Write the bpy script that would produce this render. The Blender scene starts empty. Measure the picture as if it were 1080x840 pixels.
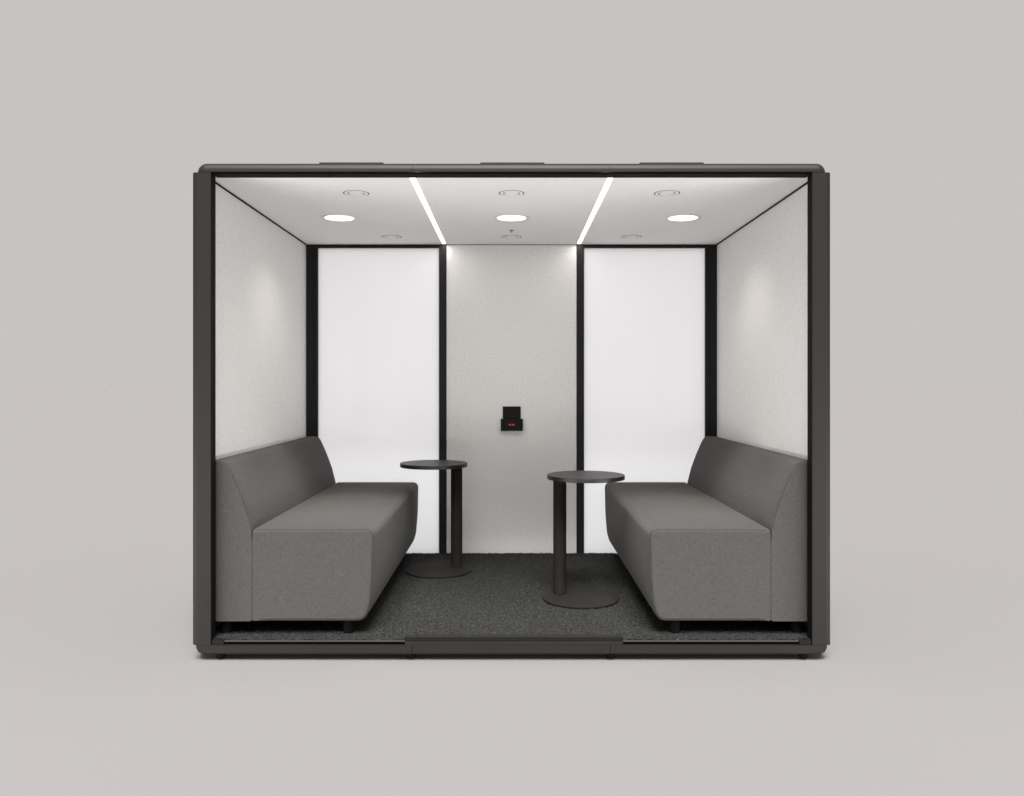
import bpy, bmesh, math, random
import numpy as np
from mathutils import Vector

# ------------------------------------------------------------------ scene
S = bpy.context.scene
COL = S.collection
R = math.radians
random.seed(7)
rng = np.random.default_rng(7)

S.view_settings.view_transform = 'Standard'
S.view_settings.look = 'None'
S.view_settings.exposure = 0.0
S.view_settings.gamma = 1.0
S.cycles.use_denoising = True
S.cycles.max_bounces = 12
S.cycles.diffuse_bounces = 8
S.cycles.sample_clamp_indirect = 6.0

# ------------------------------------------------------------------ dimensions (metres, ground at z = 0)
D = 3.61            # camera to the pod's front plane (y = 0)
F = 870.0           # focal length in photo pixels (1080 wide)
ZC = 1.22           # camera height
DEPTH = 1.875       # inner back face
WX = 1.365          # inner side wall
CZ = 2.153          # ceiling
FZ = 0.104          # carpet pile top

# ------------------------------------------------------------------ mesh helpers
def link(name, bm, mat, parent=None, smooth=False, wn=False):
    me = bpy.data.meshes.new(name)
    bmesh.ops.recalc_face_normals(bm, faces=bm.faces)
    o = bpy.data.objects.new(name, me)
    COL.objects.link(o)
    if mat: me.materials.append(mat)
    if wn:
        for e in bm.edges:
            if len(e.link_faces) == 2 and e.calc_face_angle(0) > R(42): e.smooth = False
            elif len(e.link_faces) != 2: e.smooth = False
    bm.to_mesh(me); bm.free()
    if smooth or wn:
        me.polygons.foreach_set('use_smooth', [True] * len(me.polygons))
    if wn:
        m = o.modifiers.new('weighted', 'WEIGHTED_NORMAL'); m.keep_sharp = True
    if parent: o.parent = parent
    return o

def thing(name, label, cat, loc=(0, 0, 0), rz=0.0, group=None):
    o = bpy.data.objects.new(name, None)
    COL.objects.link(o)
    o.location = loc; o.rotation_euler = (0, 0, rz)
    o['label'] = label; o['category'] = cat
    if group: o['group'] = group
    return o

def box(bm, x0, x1, y0, y1, z0, z1, bev=0.0, seg=3, sel=None):
    """a box; bev rounds every edge, or those whose midpoint passes sel(mid, direction)"""
    vs = [bm.verts.new((x, y, z)) for x in (x0, x1) for y in (y0, y1) for z in (z0, z1)]
    q = [(0, 1, 3, 2), (4, 6, 7, 5), (0, 4, 5, 1), (2, 3, 7, 6), (0, 2, 6, 4), (1, 5, 7, 3)]
    fs = [bm.faces.new([vs[i] for i in f]) for f in q]
    if bev > 0:
        es = {e for f in fs for e in f.edges}
        if sel:
            es = {e for e in es if sel((e.verts[0].co + e.verts[1].co) / 2, (e.verts[1].co - e.verts[0].co).normalized())}
        bmesh.ops.bevel(bm, geom=list(es), offset=bev, segments=seg, profile=0.5, affect='EDGES', clamp_overlap=True)
    return bm

def boxo(name, dims, mat, parent, bev=0.0015, seg=2, sel=None, loc=None):
    bm = box(bmesh.new(), *dims, bev, seg, sel)
    o = link(name, bm, mat, parent, wn=bev > 0)
    return o

def lathe(bm, prof, n=64, cx=0, cy=0):
    rings = []
    for r, z in prof:
        if r < 1e-6:
            rings.append([bm.verts.new((cx, cy, z))])
        else:
            rings.append([bm.verts.new((cx + r * math.cos(2 * math.pi * k / n), cy + r * math.sin(2 * math.pi * k / n), z)) for k in range(n)])
    for a, b in zip(rings, rings[1:]):
        for k in range(n):
            k2 = (k + 1) % n
            if len(a) == 1 and len(b) == 1: continue
            if len(a) == 1: bm.faces.new((a[0], b[k], b[k2]))
            elif len(b) == 1: bm.faces.new((a[k], b[0], a[k2]))
            else: bm.faces.new((a[k], b[k], b[k2], a[k2]))
    return bm

def disc_prof(r, z0, z1, b=0.002, seg=3, mid=4):
    """closed profile of a flat disc with softened rims, bottom centre to top centre"""
    p = [(0, z0)] + [((r - b) * k / mid, z0) for k in range(1, mid)]
    for k in range(seg + 1):
        a = math.pi / 2 * k / seg
        p.append((r - b + b * math.sin(a), z0 + b - b * math.cos(a)))
    for k in range(seg + 1):
        a = math.pi / 2 * k / seg
        p.append((r - b + b * math.cos(a), z1 - b + b * math.sin(a)))
    p += [((r - b) * k / mid, z1) for k in range(mid - 1, 0, -1)] + [(0, z1)]
    return p

def prism_x(bm, prof, x0, x1):
    """extrude a y-z polygon along x"""
    a = [bm.verts.new((x0, y, z)) for y, z in prof]
    b = [bm.verts.new((x1, y, z)) for y, z in prof]
    n = len(prof)
    bm.faces.new(a); bm.faces.new(list(reversed(b)))
    for k in range(n):
        bm.faces.new((a[k], a[(k + 1) % n], b[(k + 1) % n], b[k]))
    return bm

def tube(bm, pts, r, n=8):
    pts = [Vector(p) for p in pts]
    rings = []
    for i, p in enumerate(pts):
        t = (pts[min(i + 1, len(pts) - 1)] - pts[max(i - 1, 0)]).normalized()
        up = Vector((0, 1, 0)) if abs(t.y) < 0.9 else Vector((0, 0, 1))
        u = t.cross(up).normalized(); v = t.cross(u)
        rings.append([bm.verts.new(p + r * (math.cos(2 * math.pi * k / n) * u + math.sin(2 * math.pi * k / n) * v)) for k in range(n)])
    for a, b in zip(rings, rings[1:]):
        for k in range(n):
            bm.faces.new((a[k], a[(k + 1) % n], b[(k + 1) % n], b[k]))
    bm.faces.new(rings[0]); bm.faces.new(list(reversed(rings[-1])))

# ------------------------------------------------------------------ materials
def new_mat(name):
    m = bpy.data.materials.new(name); m.use_nodes = True
    nt = m.node_tree
    return m, nt, nt.nodes['Principled BSDF']

def nd(nt, typ, **kw):
    n = nt.nodes.new(typ)
    for k, v in kw.items():
        if k.startswith('i_'):
            key = k[2:].replace('_', ' ')
            n.inputs[int(key) if key.isdigit() else key].default_value = v
        else: setattr(n, k, v)
    return n

def speckle(nt, scale, detail=4, rough=0.65, vec_scale=None):
    tc = nd(nt, 'ShaderNodeTexCoord')
    src = tc.outputs['Object']
    if vec_scale:
        mp = nd(nt, 'ShaderNodeMapping'); mp.inputs['Scale'].default_value = vec_scale
        nt.links.new(src, mp.inputs['Vector']); src = mp.outputs['Vector']
    t = nd(nt, 'ShaderNodeTexNoise'); t.inputs['Scale'].default_value = scale
    t.inputs['Detail'].default_value = detail; t.inputs['Roughness'].default_value = rough
    nt.links.new(src, t.inputs['Vector'])
    return t.outputs['Fac']

def ramp(nt, fac, stops):
    r = nd(nt, 'ShaderNodeValToRGB')
    el = r.color_ramp.elements
    while len(el) < len(stops): el.new(0.5)
    for e, (p, c) in zip(el, stops): e.position = p; e.color = (*c, 1)
    nt.links.new(fac, r.inputs['Fac'])
    return r.outputs['Color']

def sc(c, k): return tuple(v * k for v in c)

def surf(name, col, rough=0.5, spec=0.5, scale=200, var=0.08, bump=0.0, dist=0.001, lo=0.35, hi=0.65, vec=None, sheen=0.0, detail=4):
    m, nt, b = new_mat(name)
    f = speckle(nt, scale, detail, vec_scale=vec)
    c = ramp(nt, f, [(lo, sc(col, 1 - var)), (hi, sc(col, 1 + var))])
    nt.links.new(c, b.inputs['Base Color'])
    b.inputs['Roughness'].default_value = rough
    b.inputs['Specular IOR Level'].default_value = spec
    if sheen:
        b.inputs['Sheen Weight'].default_value = sheen
    if bump:
        bn = nd(nt, 'ShaderNodeBump'); bn.inputs['Strength'].default_value = bump; bn.inputs['Distance'].default_value = dist
        nt.links.new(f, bn.inputs['Height']); nt.links.new(bn.outputs['Normal'], b.inputs['Normal'])
    return m

def glow(name, col, strength):
    m, nt, b = new_mat(name)
    b.inputs['Base Color'].default_value = (0.8, 0.8, 0.78, 1)
    b.inputs['Emission Color'].default_value = (*col, 1)
    b.inputs['Emission Strength'].default_value = strength
    return m

PAINT = surf('charcoal_paint', (0.0108, 0.0090, 0.0082), 0.58, 0.20, 420, 0.05, 0.04, 0.0004)
BLACK = surf('black_profile', (0.0065, 0.0063, 0.0064), 0.6, 0.12, 300, 0.08)
FRAME = surf('window_frame_black', (0.0125, 0.0120, 0.0120), 0.55, 0.15, 300, 0.08)
RUBBER = surf('black_rubber', (0.0026, 0.0026, 0.0027), 0.7, 0.05, 300, 0.1)
STEEL = surf('grey_metal', (0.30, 0.30, 0.30), 0.35, 0.5, 300, 0.05)
TRIM = surf('anthracite_trim', (0.034, 0.031, 0.031), 0.6, 0.2, 300, 0.06)
REVEAL = surf('reveal_black', (0.0040, 0.0039, 0.0040), 0.7, 0.08, 300, 0.08)
PAINT_LIT = surf('charcoal_paint_lit', (0.0125, 0.0105, 0.0098), 0.48, 0.22, 420, 0.05, 0.04, 0.0004)  # the charcoal paint made lighter and glossier, for the light on the roof
FELT = surf('pale_felt', (0.65, 0.636, 0.624), 0.95, 0.15, 72, 0.075, 0.45, 0.0016, 0.34, 0.66, detail=6)
CEIL = surf('pale_ceiling_felt', (0.84, 0.825, 0.81), 0.95, 0.15, 120, 0.045, 0.2, 0.001, detail=6)
WHITE = surf('white_plastic', (0.74, 0.73, 0.71), 0.45, 0.4, 200, 0.02)
TABLE = surf('dark_table_paint', (0.0070, 0.0063, 0.0061), 0.42, 0.36, 500, 0.08, 0.05, 0.0004)
POWDER = surf('dark_powder_coat', (0.0135, 0.0122, 0.0118), 0.75, 0.1, 500, 0.08, 0.05, 0.0004)
FLOOR_A = (0.180, 0.1745, 0.1748)
FLOORM = surf('grey_floor', FLOOR_A, 0.9, 0.0, 60, 0.006)

def fabric(name, col, wrinkle=0.0):
    m, nt, b = new_mat(name)
    f1 = speckle(nt, 270, 3, 0.7)
    f2 = speckle(nt, 60, 5, 0.7)
    f3 = speckle(nt, 90, 3, 0.6, (0.35, 0.35, 4.0))       # slubs running along the cloth
    mx = nd(nt, 'ShaderNodeMix'); mx.inputs[0].default_value = 0.25
    nt.links.new(f1, mx.inputs[2]); nt.links.new(f3, mx.inputs[3])
    mx2 = nd(nt, 'ShaderNodeMix'); mx2.inputs[0].default_value = 0.14
    nt.links.new(mx.outputs[0], mx2.inputs[2]); nt.links.new(f2, mx2.inputs[3])
    c = ramp(nt, mx2.outputs[0], [(0.34, sc(col, 0.62)), (0.66, sc(col, 1.38))])
    nt.links.new(c, b.inputs['Base Color'])
    b.inputs['Roughness'].default_value = 0.92
    b.inputs['Specular IOR Level'].default_value = 0.12
    b.inputs['Sheen Weight'].default_value = 0.06
    b.inputs['Sheen Roughness'].default_value = 0.5
    bn = nd(nt, 'ShaderNodeBump'); bn.inputs['Strength'].default_value = 0.35; bn.inputs['Distance'].default_value = 0.0012
    nt.links.new(mx.outputs[0], bn.inputs['Height'])
    last = bn
    if wrinkle:
        f4 = speckle(nt, 11, 3, 0.55, (0.6, 0.55, 7.0))   # fine creases pulled along the back
        b2 = nd(nt, 'ShaderNodeBump'); b2.inputs['Strength'].default_value = wrinkle; b2.inputs['Distance'].default_value = 0.006
        nt.links.new(f4, b2.inputs['Height']); nt.links.new(bn.outputs['Normal'], b2.inputs['Normal'])
        last = b2
    nt.links.new(last.outputs['Normal'], b.inputs['Normal'])
    return m

FAB = fabric('grey_upholstery', (0.0485, 0.0461, 0.0438))
FABW = fabric('grey_upholstery_creased', (0.0465, 0.0442, 0.0420), 0.18)
PIPE = surf('grey_piping', (0.034, 0.032, 0.030), 0.9, 0.1, 500, 0.1)

# carpet: flecked loop pile
CARPET, nt, b = new_mat('flecked_carpet')
f = speckle(nt, 98, 4, 0.75)
c = ramp(nt, f, [(0.33, (0.006, 0.006, 0.006)), (0.52, (0.022, 0.0222, 0.021)), (0.70, (0.060, 0.061, 0.058))])
nt.links.new(c, b.inputs['Base Color'])
b.inputs['Roughness'].default_value = 1.0; b.inputs['Specular IOR Level'].default_value = 0.05

# frosted pane: lit from behind, faintly glossy
PANE, nt, b = new_mat('frosted_glass')
out = nt.nodes['Material Output']
b.inputs['Base Color'].default_value = (0.88, 0.88, 0.888, 1)
b.inputs['Roughness'].default_value = 0.10
b.inputs['Specular IOR Level'].default_value = 0.16
tr = nd(nt, 'ShaderNodeBsdfTranslucent'); tr.inputs['Color'].default_value = (0.93, 0.93, 0.936, 1)
ms = nd(nt, 'ShaderNodeMixShader'); ms.inputs[0].default_value = 0.80
nt.links.new(b.outputs[0], ms.inputs[1]); nt.links.new(tr.outputs[0], ms.inputs[2]); gl = nd(nt, 'ShaderNodeBsdfGlossy'); gl.inputs['Roughness'].default_value = 0.06
ms2 = nd(nt, 'ShaderNodeMixShader'); ms2.inputs[0].default_value = 0.035
nt.links.new(ms.outputs[0], ms2.inputs[1]); nt.links.new(gl.outputs[0], ms2.inputs[2]); nt.links.new(ms2.outputs[0], out.inputs['Surface'])

LENS = glow('lit_lens', (1.0, 0.975, 0.93), 1.8)
STRIP = glow('lit_strip', (1.0, 0.985, 0.95), 1.3)
RED = glow('red_indicator', (1.0, 0.09, 0.13), 0.30)
RED.node_tree.nodes['Principled BSDF'].inputs['Base Color'].default_value = (0.25, 0.02, 0.03, 1)

# ------------------------------------------------------------------ the setting: one plain grey floor
bm = bmesh.new()
g = 3000.0
bm.faces.new([bm.verts.new(p) for p in ((-g, -g, 0.010), (g, -g, 0.010), (g, g, 0.010), (-g, g, 0.010))])
floor = link('floor', bm, FLOORM); floor['kind'] = 'structure'

# ------------------------------------------------------------------ the pod
pod = thing('meeting_pod', 'open fronted charcoal meeting pod lined with pale felt, on the plain grey floor', 'meeting pod', (0, 0, 0))
SPLIT = (-0.4335, 0.4335)
GAP = 0.0008

# roof in three sections with a rounded nose and rounded outer ends
def shell(x0, x1, xo, z0, z1, zr, corner, nose):
    """a roof or base section: first its outer end is rounded (seen from the front), then its nose"""
    bm = box(bmesh.new(), x0, x1, 0.0, 1.95, z0, z1)
    if xo:
        es = [e for e in bm.edges if all(abs(v.co.z - zr) < 1e-4 and abs(v.co.x - xo) < 1e-4 for v in e.verts)]
        bmesh.ops.bevel(bm, geom=es, offset=corner, segments=12, profile=0.5, affect='EDGES', clamp_overlap=True)
    zo = z0 if zr == z1 else z1                                  # the rim that stays sharp
    es = []
    for e in bm.edges:
        a, b = e.verts
        if not all(v.co.y < 1e-4 for v in e.verts): continue
        if all(abs(v.co.z - zo) < 1e-4 for v in e.verts): continue
        if abs(a.co.x - b.co.x) < 1e-5 and abs(a.co.x) < 0.5: continue
        es.append(e)
    bmesh.ops.bevel(bm, geom=es, offset=nose, segments=8, profile=0.5, affect='EDGES', clamp_overlap=True)
    bmesh.ops.recalc_face_normals(bm, faces=bm.faces)
    return bm
RZ = 2.196
SECT = ((-1.384, SPLIT[0] - GAP, -1.384), (SPLIT[0] + GAP, SPLIT[1] - GAP, None), (SPLIT[1] + GAP, 1.384, 1.384))
for x0, x1, xo in SECT:
    bm = shell(x0, x1, xo, 2.1515, RZ, RZ, 0.043, 0.036)
    open_ = [f for f in bm.faces if f.normal.z < -0.99 or (abs(f.normal.x) > 0.99 and abs(f.calc_center_median().x) < 0.5)]
    bmesh.ops.delete(bm, geom=open_, context='FACES')           # a lid: the ceiling boards close it from below
    link('roof_panel', bm, PAINT_LIT, pod, wn=True)
# base in three sections
for x0, x1, xo in SECT:
    link('base_panel', shell(x0, x1, xo, 0.037, 0.079, 0.037, 0.040, 0.010), PAINT, pod, wn=True)

# side shells: a front post in line with the roof ends and an outer skin that stands a little proud of it
for s in (-1, 1):
    bm = bmesh.new()
    prof = [(1.317, 0.001), (1.376, 0.001)]
    for k in range(9):
        a = math.pi / 2 * k / 8
        prof.append((1.378 + 0.024 * math.sin(a), 0.025 - 0.024 * math.cos(a)))
    prof += [(1.402, 1.925)]
    for k in range(9):
        a = math.pi / 2 * k / 8
        prof.append((1.378 + 0.024 * math.cos(a), 1.925 + 0.024 * math.sin(a)))
    prof += [(1.387, 1.949), (1.387, 0.056), (1.317, 0.056)]
    # drop near-duplicates
    pp = []
    for p in prof:
        if not pp or (Vector(p) - Vector(pp[-1])).length > 5e-4: pp.append(p)
    z0, z1 = 0.0800, 2.1500
    a = [bm.verts.new((s * x, y, z0)) for x, y in pp]; b_ = [bm.verts.new((s * x, y, z1)) for x, y in pp]
    bm.faces.new(a); bm.faces.new(list(reversed(b_)))
    for k in range(len(pp)):
        bm.faces.new((a[k], a[(k + 1) % len(pp)], b_[(k + 1) % len(pp)], b_[k]))
    o = link('side_panel', bm, PAINT, pod, wn=True)
    # thin sheet on the reveal behind the post, coloured black for its shade
    boxo('jamb_shade', tuple(sorted((s * 1.3150, s * 1.3169))) + (0.004, 0.056, 0.094, 2.1505), REVEAL, pod, 0)
boxo('door_lintel', (-1.3165, 1.3165, 0.010, 0.080, 2.1455, 2.1513), REVEAL, pod, 0.001)

# felt walls
for s in (-1, 1):
    boxo('felt_wall', tuple(sorted((s * WX, s * 1.386))) + (0.057, 1.930, 0.0795, 2.1512), FELT, pod, 0)
    boxo('corner_trim', tuple(sorted((s * 1.3575, s * 1.3648))) + (0.0815, 1.866, 2.1455, 2.1522), BLACK, pod, 0.0008)
for s in (-1, 1):
    boxo('wall_foot_shade', tuple(sorted((s * 1.3590, s * 1.3648))) + (0.0815, 1.866, 0.0935, 0.1750), BLACK, pod, 0.001)  # added black strip, painting the shade at the wall foot under the sofas
boxo('back_felt_panel', (-0.432, 0.432, DEPTH, 1.930, 0.0795, 2.1490), FELT, pod, 0.001)
boxo('shadow_gap_strip', (-0.432, 0.432, DEPTH + 0.003, 1.925, 2.1492, 2.1526), TRIM, pod, 0)  # dark strip coloured in for the shadow gap above the panel

# ceiling: three felt boards with the two light strips between
for x0, x1 in ((-1.3645, -0.4615), (-0.4325, 0.4325), (0.4615, 1.3645)):
    boxo('ceiling_board', (x0, x1, 0.0805, 1.935, CZ, 2.163), CEIL, pod, 0.0012)
for s in (-1, 1):
    o = boxo('light_strip', tuple(sorted((s * 0.4357, s * 0.4583))) + (0.081, 1.868, CZ + 0.0008, 2.160), STRIP, pod, 0)

for x in (-0.962, 0.0, 0.958):
    bm = bmesh.new()
    lathe(bm, [(0.101, CZ - 0.0002), (0.101, CZ - 0.0022), (0.099, CZ - 0.0032), (0.086, CZ - 0.0036), (0.0815, CZ - 0.0028), (0.0800, CZ - 0.0004)], 72, x, 1.0)
    t = link('downlight', bm, WHITE, pod, smooth=True)
    bm = bmesh.new()
    lathe(bm, [(0, CZ - 0.0022), (0.04, CZ - 0.0022), (0.0805, CZ - 0.0022)], 72, x, 1.0)
    link('lens', bm, LENS, t)

def air_vent(x, y):
    bm = bmesh.new(); lathe(bm, [(0, CZ - 0.0005), (0.0625, CZ - 0.0005), (0.0630, CZ + 0.0002)], 64, x, y)
    v = link('air_vent', bm, BLACK, pod)
    bm = bmesh.new(); lathe(bm, [(0.0418, CZ - 0.0004), (0.0420, CZ - 0.0014), (0.0428, CZ - 0.0017), (0.0562, CZ - 0.0017), (0.0570, CZ - 0.0014), (0.0572, CZ - 0.0004)], 64, x, y)
    link('outer_ring', bm, CEIL, v)
    bm = bmesh.new(); lathe(bm, [(0, CZ - 0.0018), (0.0355, CZ - 0.0018), (0.0362, CZ - 0.0014), (0.0365, CZ - 0.0004)], 64, x, y)
    link('centre_disc', bm, CEIL, v)
for x in (-0.757, 0.0, 0.757):
    for y in (0.41, 1.593): air_vent(x, y)

bm = bmesh.new(); lathe(bm, [(0.0165, CZ), (0.0160, CZ - 0.003), (0.007, CZ - 0.005), (0.006, CZ - 0.012), (0.004, CZ - 0.015), (0, CZ - 0.0155)], 32, 0.0, 1.37)
link('ceiling_sensor', bm, STEEL, pod, smooth=True)

# windows in the back
for s in (-1, 1):
    bm = bmesh.new()
    xs = lambda a, b: tuple(sorted((s * a, s * b)))
    box(bm, *xs(1.3185, 1.3645), 1.868, 1.903, 0.0795, 2.1518, 0.0012, 2)     # outer post
    box(bm, *xs(1.2890, 1.3180), 1.874, 1.903, 0.0795, 2.1300, 0.0012, 2)     # inner bead
    box(bm, *xs(0.4325, 0.4820), 1.868, 1.903, 0.0795, 2.1518, 0.0012, 2)     # inner post
    box(bm, *xs(0.4825, 1.3180), 1.870, 1.903, 2.1302, 2.1518, 0.0012, 2)     # head
    w = link('window', bm, FRAME, pod, wn=True)
    boxo('pane', xs(0.4822, 1.2888) + (1.892, 1.900, 0.0800, 2.1300), PANE, w, 0)

# threshold, carpet edge rails and the dark slots beside them
prof = [(0.0006, 0.0793), (0.0006, 0.0895), (0.0016, 0.0920), (0.0040, 0.0930), (0.0085, 0.0931), (0.0022, 0.1150), (0.0040, 0.1172), (0.0300, 0.1172), (0.0300, 0.0793)]
bm = prism_x(bmesh.new(), prof, -0.467, 0.4875)
link('threshold', bm, POWDER, pod)
for x0, x1 in ((-1.262, -0.4675), (0.488, 1.262)):
    boxo('carpet_rail', (x0, x1, 0.0118, 0.0165, 0.0905, 0.0985), TRIM, pod, 0.0008)
bm = bmesh.new()
box(bm, -1.386, 1.386, 0.050, 1.866, 0.0792, 0.0930)
link('subfloor', bm, BLACK, pod)
for s in (-1, 1):
    boxo('corner_block', tuple(sorted((s * 1.2625, s * 1.3149))) + (0.006, 0.049, 0.0793, 0.0990), BLACK, pod, 0.002)

# carpet: a sheet of uneven pile
nx, ny = 420, 300
X = np.linspace(-1.3645, 1.3645, nx); Y = np.linspace(0.0135, 1.872, ny)
gx, gy = np.meshgrid(X, Y)
h = rng.random((ny, nx))
k = (h + np.roll(h, 1, 0) + np.roll(h, 1, 1) + np.roll(np.roll(h, 1, 0), 1, 1)) / 4
z = 0.0980 + 0.010 * (k - 0.25)
inside = np.abs(gx) > 1.262
z[(gy < 0.05) & inside] -= 0.002
mesh = bpy.data.meshes.new('carpet')
v = np.stack([gx + 0.0012 * (rng.random((ny, nx)) - .5), gy, z], -1).reshape(-1, 3)
v[:, 1] += 0.002 * (rng.random(len(v)) - .5)
idx = np.arange(nx * ny).reshape(ny, nx)
q = np.stack([idx[:-1, :-1], idx[:-1, 1:], idx[1:, 1:], idx[1:, :-1]], -1).reshape(-1, 4)
mesh.vertices.add(len(v)); mesh.vertices.foreach_set('co', v.astype(np.float32).ravel())
mesh.loops.add(q.size); mesh.loops.foreach_set('vertex_index', q.astype(np.int32).ravel())
mesh.polygons.add(len(q)); mesh.polygons.foreach_set('loop_start', np.arange(0, q.size, 4, dtype=np.int32))
mesh.update(calc_edges=True)
mesh.polygons.foreach_set('use_smooth', [True] * len(q))
mesh.materials.append(CARPET)
carpet = bpy.data.objects.new('carpet', mesh); COL.objects.link(carpet); carpet.parent = pod

# levelling feet
for x in (-1.2800, -0.443, 0.434, 1.286):
    bm = bmesh.new(); lathe(bm, [(0, 0.0368), (0.0215, 0.0368), (0.0215, 0.0270), (0.0195, 0.0225), (0.0135, 0.0165), (0, 0.0165)], 28, x, 0.027)
    ft = link('levelling_foot', bm, RUBBER, pod)
    bm = bmesh.new(); lathe(bm, [(0, 0.0165), (0.0115, 0.0165), (0.0095, 0.0105), (0, 0.0105)], 24, x, 0.027)
    link('foot_pad', bm, TRIM, ft)

# vents on the roof
for x in (-0.752, 0.004, 0.752):
    bm = box(bmesh.new(), x - 0.151, x + 0.151, 0.26, 0.56, 2.1965, 2.2645, 0.004, 2)
    link('roof_vent', bm, PAINT_LIT, pod, wn=True)

# ------------------------------------------------------------------ sofas
def offset_poly(p, d):
    """shrink a counter-clockwise x-z polygon by d"""
    n = len(p); out = []
    for i in range(n):
        a, b_, c_ = Vector(p[i - 1]), Vector(p[i]), Vector(p[(i + 1) % n])
        n1 = Vector((-(b_ - a).y, (b_ - a).x)).normalized(); n2 = Vector((-(c_ - b_).y, (c_ - b_).x)).normalized()
        m = (n1 + n2); m = m / max(m.length_squared, 1e-9) * 2
        out.append(tuple(b_ + d * m))
    return out

def fillet(poly):
    """poly: list of (x, z, r); returns a smooth polygon"""
    n = len(poly); out = []
    for i in range(n):
        p0, p1, p2 = (Vector(poly[i - 1][:2]), Vector(poly[i][:2]), Vector(poly[(i + 1) % n][:2]))
        r = poly[i][2]
        if r <= 0: out.append(tuple(p1)); continue
        a = p1 + (p0 - p1).normalized() * min(r, (p0 - p1).length * .49)
        b_ = p1 + (p2 - p1).normalized() * min(r, (p2 - p1).length * .49)
        for k in range(7):
            t = k / 6
            out.append(tuple(a * (1 - t) ** 2 + p1 * 2 * t * (1 - t) + b_ * t * t))
    return out

def densify(p, step):
    out = []
    n = len(p)
    for i in range(n):
        a, b_ = Vector(p[i]), Vector(p[(i + 1) % n])
        m = max(1, int(round((b_ - a).length / step)))
        for k in range(m): out.append(tuple(a.lerp(b_, k / m)))
    return out

def loft(bm, prof, half, r, puff=None, nsec=24, crown=0.0, keep=None):
    """sweep an x-z profile along y with rounded ends; puff(x, z, t) gives an outward push"""
    secs = []
    ends = []
    for k in range(6):
        a = math.pi / 2 * k / 5
        ends.append((r * (1 - math.sin(a)), r * (1 - math.cos(a))))
    for ins, dy in ends: secs.append((-half + dy, ins))
    for k in range(1, nsec): secs.append((-half + r + (2 * half - 2 * r) * k / nsec, 0.0))
    for ins, dy in reversed(ends): secs.append((half - dy, ins))
    rings = []
    for y, ins in secs:
        p = offset_poly(prof, ins) if ins > 0 else prof
        if keep and ins > 0: p = [Vector(o_).lerp(Vector(q), keep(*o_)) for o_, q in zip(prof, p)]
        t = y / half
        if puff: p = [(x + puff(x, zz, t)[0], zz + puff(x, zz, t)[1]) for x, zz in p]
        rings.append([bm.verts.new((x, y, zz)) for x, zz in p])
    n = len(prof)
    for a, b_ in zip(rings, rings[1:]):
        for k in range(n):
            bm.faces.new((a[k], a[(k + 1) % n], b_[(k + 1) % n], b_[k]))
    bm.faces.new(rings[0]); bm.faces.new(list(reversed(rings[-1])))      # flat end panels

def flat_ends(o):
    for p in o.data.polygons:
        if len(p.vertices) > 8: p.use_smooth = False

SOFA_HALF = 0.89
def make_sofa(label, loc, group):
    t = thing('sofa', label, 'sofa', loc, 0, group)
    back = fillet([(0, 0.0585, 0.012), (0.1982, 0.0585, 0.012), (0.1984, 0.40, 0.0), (0.194, 0.472, 0.0), (0.171, 0.565, 0.0), (0.139, 0.652, 0.0), (0.098, 0.748, 0.05), (0.075, 0.777, 0.03), (0.0, 0.774, 0.014)])
    back = densify(back, 0.035)
    bm = bmesh.new()
    loft(bm, back, SOFA_HALF, 0.010, keep=lambda x, z_: min(1.0, max(0.06, (z_ - 0.44) / 0.12)))
    b_ = link('backrest', bm, FABW, t, smooth=True)
    flat_ends(b_); b_.data.materials.append(FAB)
    for p in b_.data.polygons:
        if abs(p.normal.y) > 0.75: p.material_index = 1
    seat = fillet([(0.1990, 0.0585, 0.012), (0.702, 0.0585, 0.035), (0.727, 0.13, 0.03), (0.738, 0.26, 0.05), (0.743, 0.472, 0.040), (0.1990, 0.472, 0.02)])
    seat = densify(seat, 0.04)
    def puff(x, zz, tt):
        e = max(0.0, 1 - abs(tt) ** 6)
        if zz > 0.46: return (0, 0.007 * e * math.sin(math.pi * min(1, max(0, (x - 0.2) / 0.54))))
        return (0.004 * e * math.sin(math.pi * min(1, max(0, (zz - 0.06) / 0.41))) if x > 0.6 else 0, 0)
    bm = bmesh.new()
    loft(bm, seat, SOFA_HALF, 0.016, puff, keep=lambda x, z_: min(1.0, max(0.06, max((x - 0.199) / 0.06, (z_ - 0.44) / 0.03))))
    s_ = link('seat', bm, FAB, t, smooth=True); flat_ends(s_)
    # stitched piping where the end panels meet the covers
    for part, prof, inset in ((b_, back, 0.004), (s_, seat, 0.0055)):
        for sgn in (-1, 1):
            pr = offset_poly(prof, inset)
            if part is b_: pr = [p for p in pr if p[0] > 0.03 and p[1] > 0.44]
            else: pr = [p for p in pr if (p[1] > 0.455 and p[0] > 0.215) or p[0] > 0.70]
            bm = bmesh.new(); tube(bm, [(x, sgn * (SOFA_HALF - inset), zz) for x, zz in pr], 0.0024)
            link('piping', bm, PIPE, part, smooth=True)
    for x in (0.065, 0.620):
        for y in (-0.835, 0.835):
            bm = bmesh.new(); lathe(bm, disc_prof(0.0255, -0.0045, 0.060, 0.002), 32, x, y)
            link('leg', bm, RUBBER, t, wn=True)
    return t

def copy_tree(o, parent=None):
    c = o.copy(); COL.objects.link(c)
    if parent: c.parent = parent
    for ch in o.children: copy_tree(ch, c)
    return c

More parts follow.
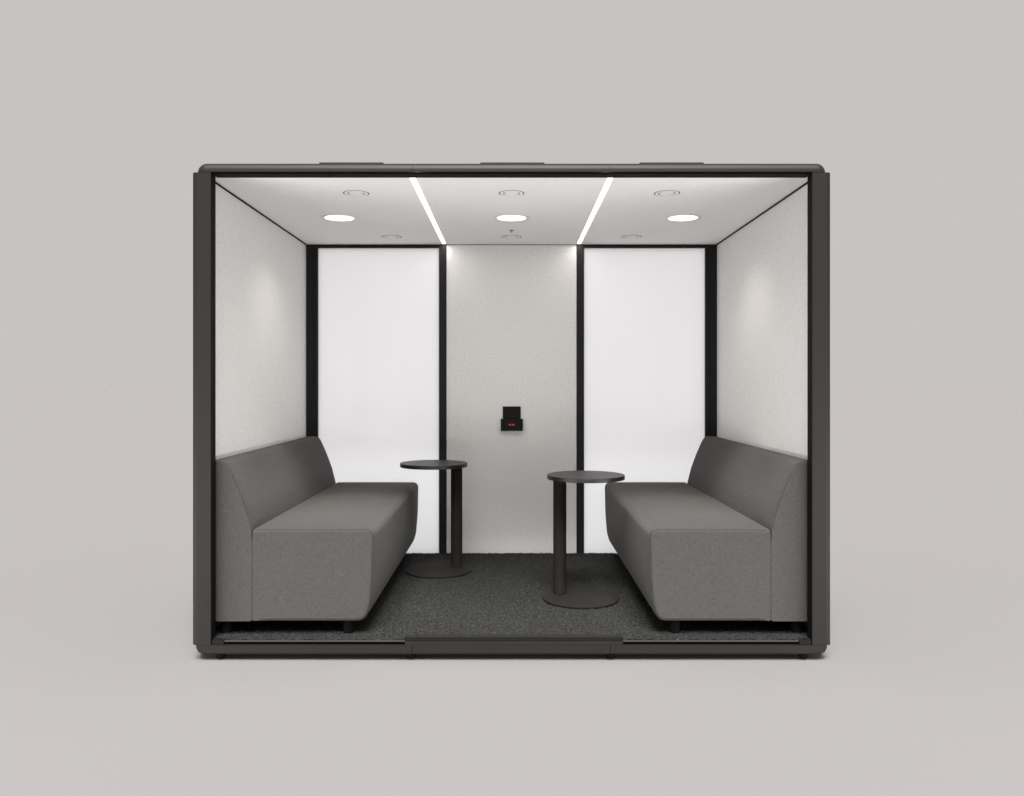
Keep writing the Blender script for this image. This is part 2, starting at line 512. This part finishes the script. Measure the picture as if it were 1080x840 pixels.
SG = 'facing sofas in the pod'
sofa = make_sofa('grey fabric sofa against the left felt wall, its seat overlapping the rear side table', (-1.358, 0.965, FZ), SG)
kids = {o: list(o.children) for o in [sofa, *sofa.children]}
def copy_known(o, parent=None):
    c = o.copy(); COL.objects.link(c)
    if parent: c.parent = parent
    for ch in kids.get(o, ()): copy_known(ch, c)
    return c
sofa2 = copy_known(sofa)
sofa2.location = (1.358, 0.965, FZ); sofa2.rotation_euler = (0, 0, math.pi)
sofa2['label'] = 'grey fabric sofa against the right felt wall, behind the front side table'

# ------------------------------------------------------------------ side tables
TG = 'round side tables in the pod'
tab = thing('side_table', 'round charcoal pedestal table nearer the front, its post on the left', 'side table', (0.2565, 0.775, FZ), 0, TG)
bm = bmesh.new(); lathe(bm, disc_prof(0.2010, 0.627, 0.649, 0.002), 96, 0.130, -0.0936)
link('table_top', bm, TABLE, tab, wn=True)
bm = bmesh.new(); lathe(bm, disc_prof(0.035, 0.0078, 0.6272, 0.001), 48)
link('post', bm, POWDER, tab, wn=True)
bm = bmesh.new(); lathe(bm, disc_prof(0.199, -0.001, 0.008, 0.002), 96, 0.104, -0.075)
link('base_plate', bm, POWDER, tab, wn=True)
kids = {tab: list(tab.children)}
tab2 = copy_known(tab)
tab2.location = (-0.335, 1.420, FZ); tab2.rotation_euler = (0, 0, R(-108.4))
tab2['label'] = 'round charcoal pedestal table further back, its post on the right'

# ------------------------------------------------------------------ power unit on the back wall
pu = thing('power_unit', 'small black power unit with two red lights on the back felt panel', 'power unit', (0, DEPTH, 0.9))
boxo('back_plate', (-0.058, 0.0615, -0.010, -0.0005, 0.094, 0.176), BLACK, pu, 0.002)
boxo('socket_box', (-0.071, 0.0755, -0.030, -0.0005, 0.014, 0.0938), BLACK, pu, 0.003)
for x in (-0.0105, 0.0120):
    bm = box(bmesh.new(), x - 0.0075, x + 0.0075, -0.0315, -0.0295, 0.0505, 0.0605, 0.001, 2)
    link('indicator_light', bm, RED, pu)

# ------------------------------------------------------------------ lights
def spot(x, watt=9.5, cone=136, tilt=0):
    l = bpy.data.lights.new('downlight_beam', 'SPOT')
    l.energy = watt; l.spot_size = R(cone); l.spot_blend = 1.0; l.shadow_soft_size = 0.05; l.color = (1.0, 0.965, 0.91)
    o = bpy.data.objects.new('downlight_beam', l); COL.objects.link(o)
    o.location = (x, 1.0, CZ - 0.055); o.rotation_euler = (R(-tilt), 0, 0)
for x in (-0.962, 0.0, 0.958): spot(x)
for x in (-0.962, 0.958): spot(x, 62.0, 42, 8)  # extra narrow beams at the side downlights, added to brighten the seats

def area(name, loc, target, sx, sy, watt, col=(1, 1, 1), spread=180):
    l = bpy.data.lights.new(name, 'AREA'); l.shape = 'RECTANGLE'; l.size = sx; l.size_y = sy; l.energy = watt; l.color = col; l.spread = R(spread)
    o = bpy.data.objects.new(name, l); COL.objects.link(o)
    o.location = loc
    o.rotation_euler = (Vector(target) - Vector(loc)).to_track_quat('-Z', 'Y').to_euler()
    return o
BACK_W = 5.4
LOW_W = 120
MID_W = 5
for s in (-1, 1):
    area('added_backlight', (s * 0.89, 2.01, 1.49), (s * 0.89, 1.9, 1.49), 1.3, 1.50, BACK_W * 0.672, (1, 1, 1))  # added lamp unseen behind the pod, makes the frosted pane bright
    area('added_backlight', (s * 0.89, 2.01, 0.38), (s * 0.89, 1.9, 0.38), 1.3, 0.72, BACK_W * 0.48, (1, 1, 1))  # second added lamp, stronger, for the lower part of the pane
    area('low_fill', (s * 2.9, -2.1, 0.024), (-s * 0.9, 0.8, 1.9), 2.2, 0.5, LOW_W, (1, 1, 1))

for s in (-1, 1):
    area('low_fill', (s * 3.3, -1.0, 0.018), (-s * 1.36, 0.3, 2.1), 1.2, 0.4, 40, (1, 1, 1))
area('low_fill', (0, -2.5, 0.02), (0, 1.9, 0.55), 2.0, 0.4, MID_W, (1, 1, 1), 60)

for s in (-1, 1):
    area('strip_light', (s * 0.447, 0.975, CZ - 0.004), (s * 0.447, 0.975, 0), 0.022, 1.76, 3.0, (1, 0.985, 0.96))

# world: an even grey studio all round with one broad softbox high in front of the pod
w = bpy.data.worlds.new('World'); S.world = w; w.use_nodes = True
nt = w.node_tree; bg = nt.nodes['Background']
GREY = (0.571, 0.546, 0.541)
SOFT = 41.3
EL = R(60)
tc = nd(nt, 'ShaderNodeTexCoord')
def dot(vec):
    n = nd(nt, 'ShaderNodeVectorMath', operation='DOT_PRODUCT'); n.inputs[1].default_value = vec
    nt.links.new(tc.outputs['Generated'], n.inputs[0]); return n.outputs['Value']
def mth(op, a, b_=None):
    n = nd(nt, 'ShaderNodeMath', operation=op)
    for i, v_ in enumerate((a, b_)):
        if v_ is None: continue
        if isinstance(v_, (int, float)): n.inputs[i].default_value = v_
        else: nt.links.new(v_, n.inputs[i])
    return n.outputs[0]
def edge(v_, lo, hi):
    n = nd(nt, 'ShaderNodeMapRange', interpolation_type='SMOOTHSTEP')
    n.inputs['From Min'].default_value = lo; n.inputs['From Max'].default_value = hi
    n.inputs['To Min'].default_value = 1; n.inputs['To Max'].default_value = 0
    nt.links.new(mth('ABSOLUTE', v_), n.inputs['Value']); return n.outputs['Result']
a = edge(dot((1, 0, 0)), 0.14, 0.26)
b_ = edge(dot((0, math.sin(EL), math.cos(EL))), 0.22, 0.36)
c_ = nd(nt, 'ShaderNodeMath', operation='GREATER_THAN'); nt.links.new(dot((0, -math.cos(EL), math.sin(EL))), c_.inputs[0]); c_.inputs[1].default_value = 0.2
fac = mth('MULTIPLY', mth('MULTIPLY', a, b_), c_.outputs[0])
mx = nd(nt, 'ShaderNodeMix', data_type='RGBA'); nt.links.new(fac, mx.inputs['Factor'])
mx.inputs[6].default_value = (*GREY, 1); mx.inputs[7].default_value = (SOFT * 1.0, SOFT * 0.985, SOFT * 0.97, 1)
nt.links.new(mx.outputs[2], bg.inputs['Color']); bg.inputs['Strength'].default_value = 1.0

# ------------------------------------------------------------------ camera
cam = bpy.data.cameras.new('camera'); co = bpy.data.objects.new('camera', cam); COL.objects.link(co)
co.location = (0, -D, ZC); co.rotation_euler = (R(90), 0, 0)
cam.sensor_width = 36.0; cam.sensor_fit = 'HORIZONTAL'
cam.lens = 36.0 * F / 1080
cam.shift_x = 0.5 / 1080
cam.shift_y = -14.0 / 1080
cam.clip_end = 8000
S.camera = co
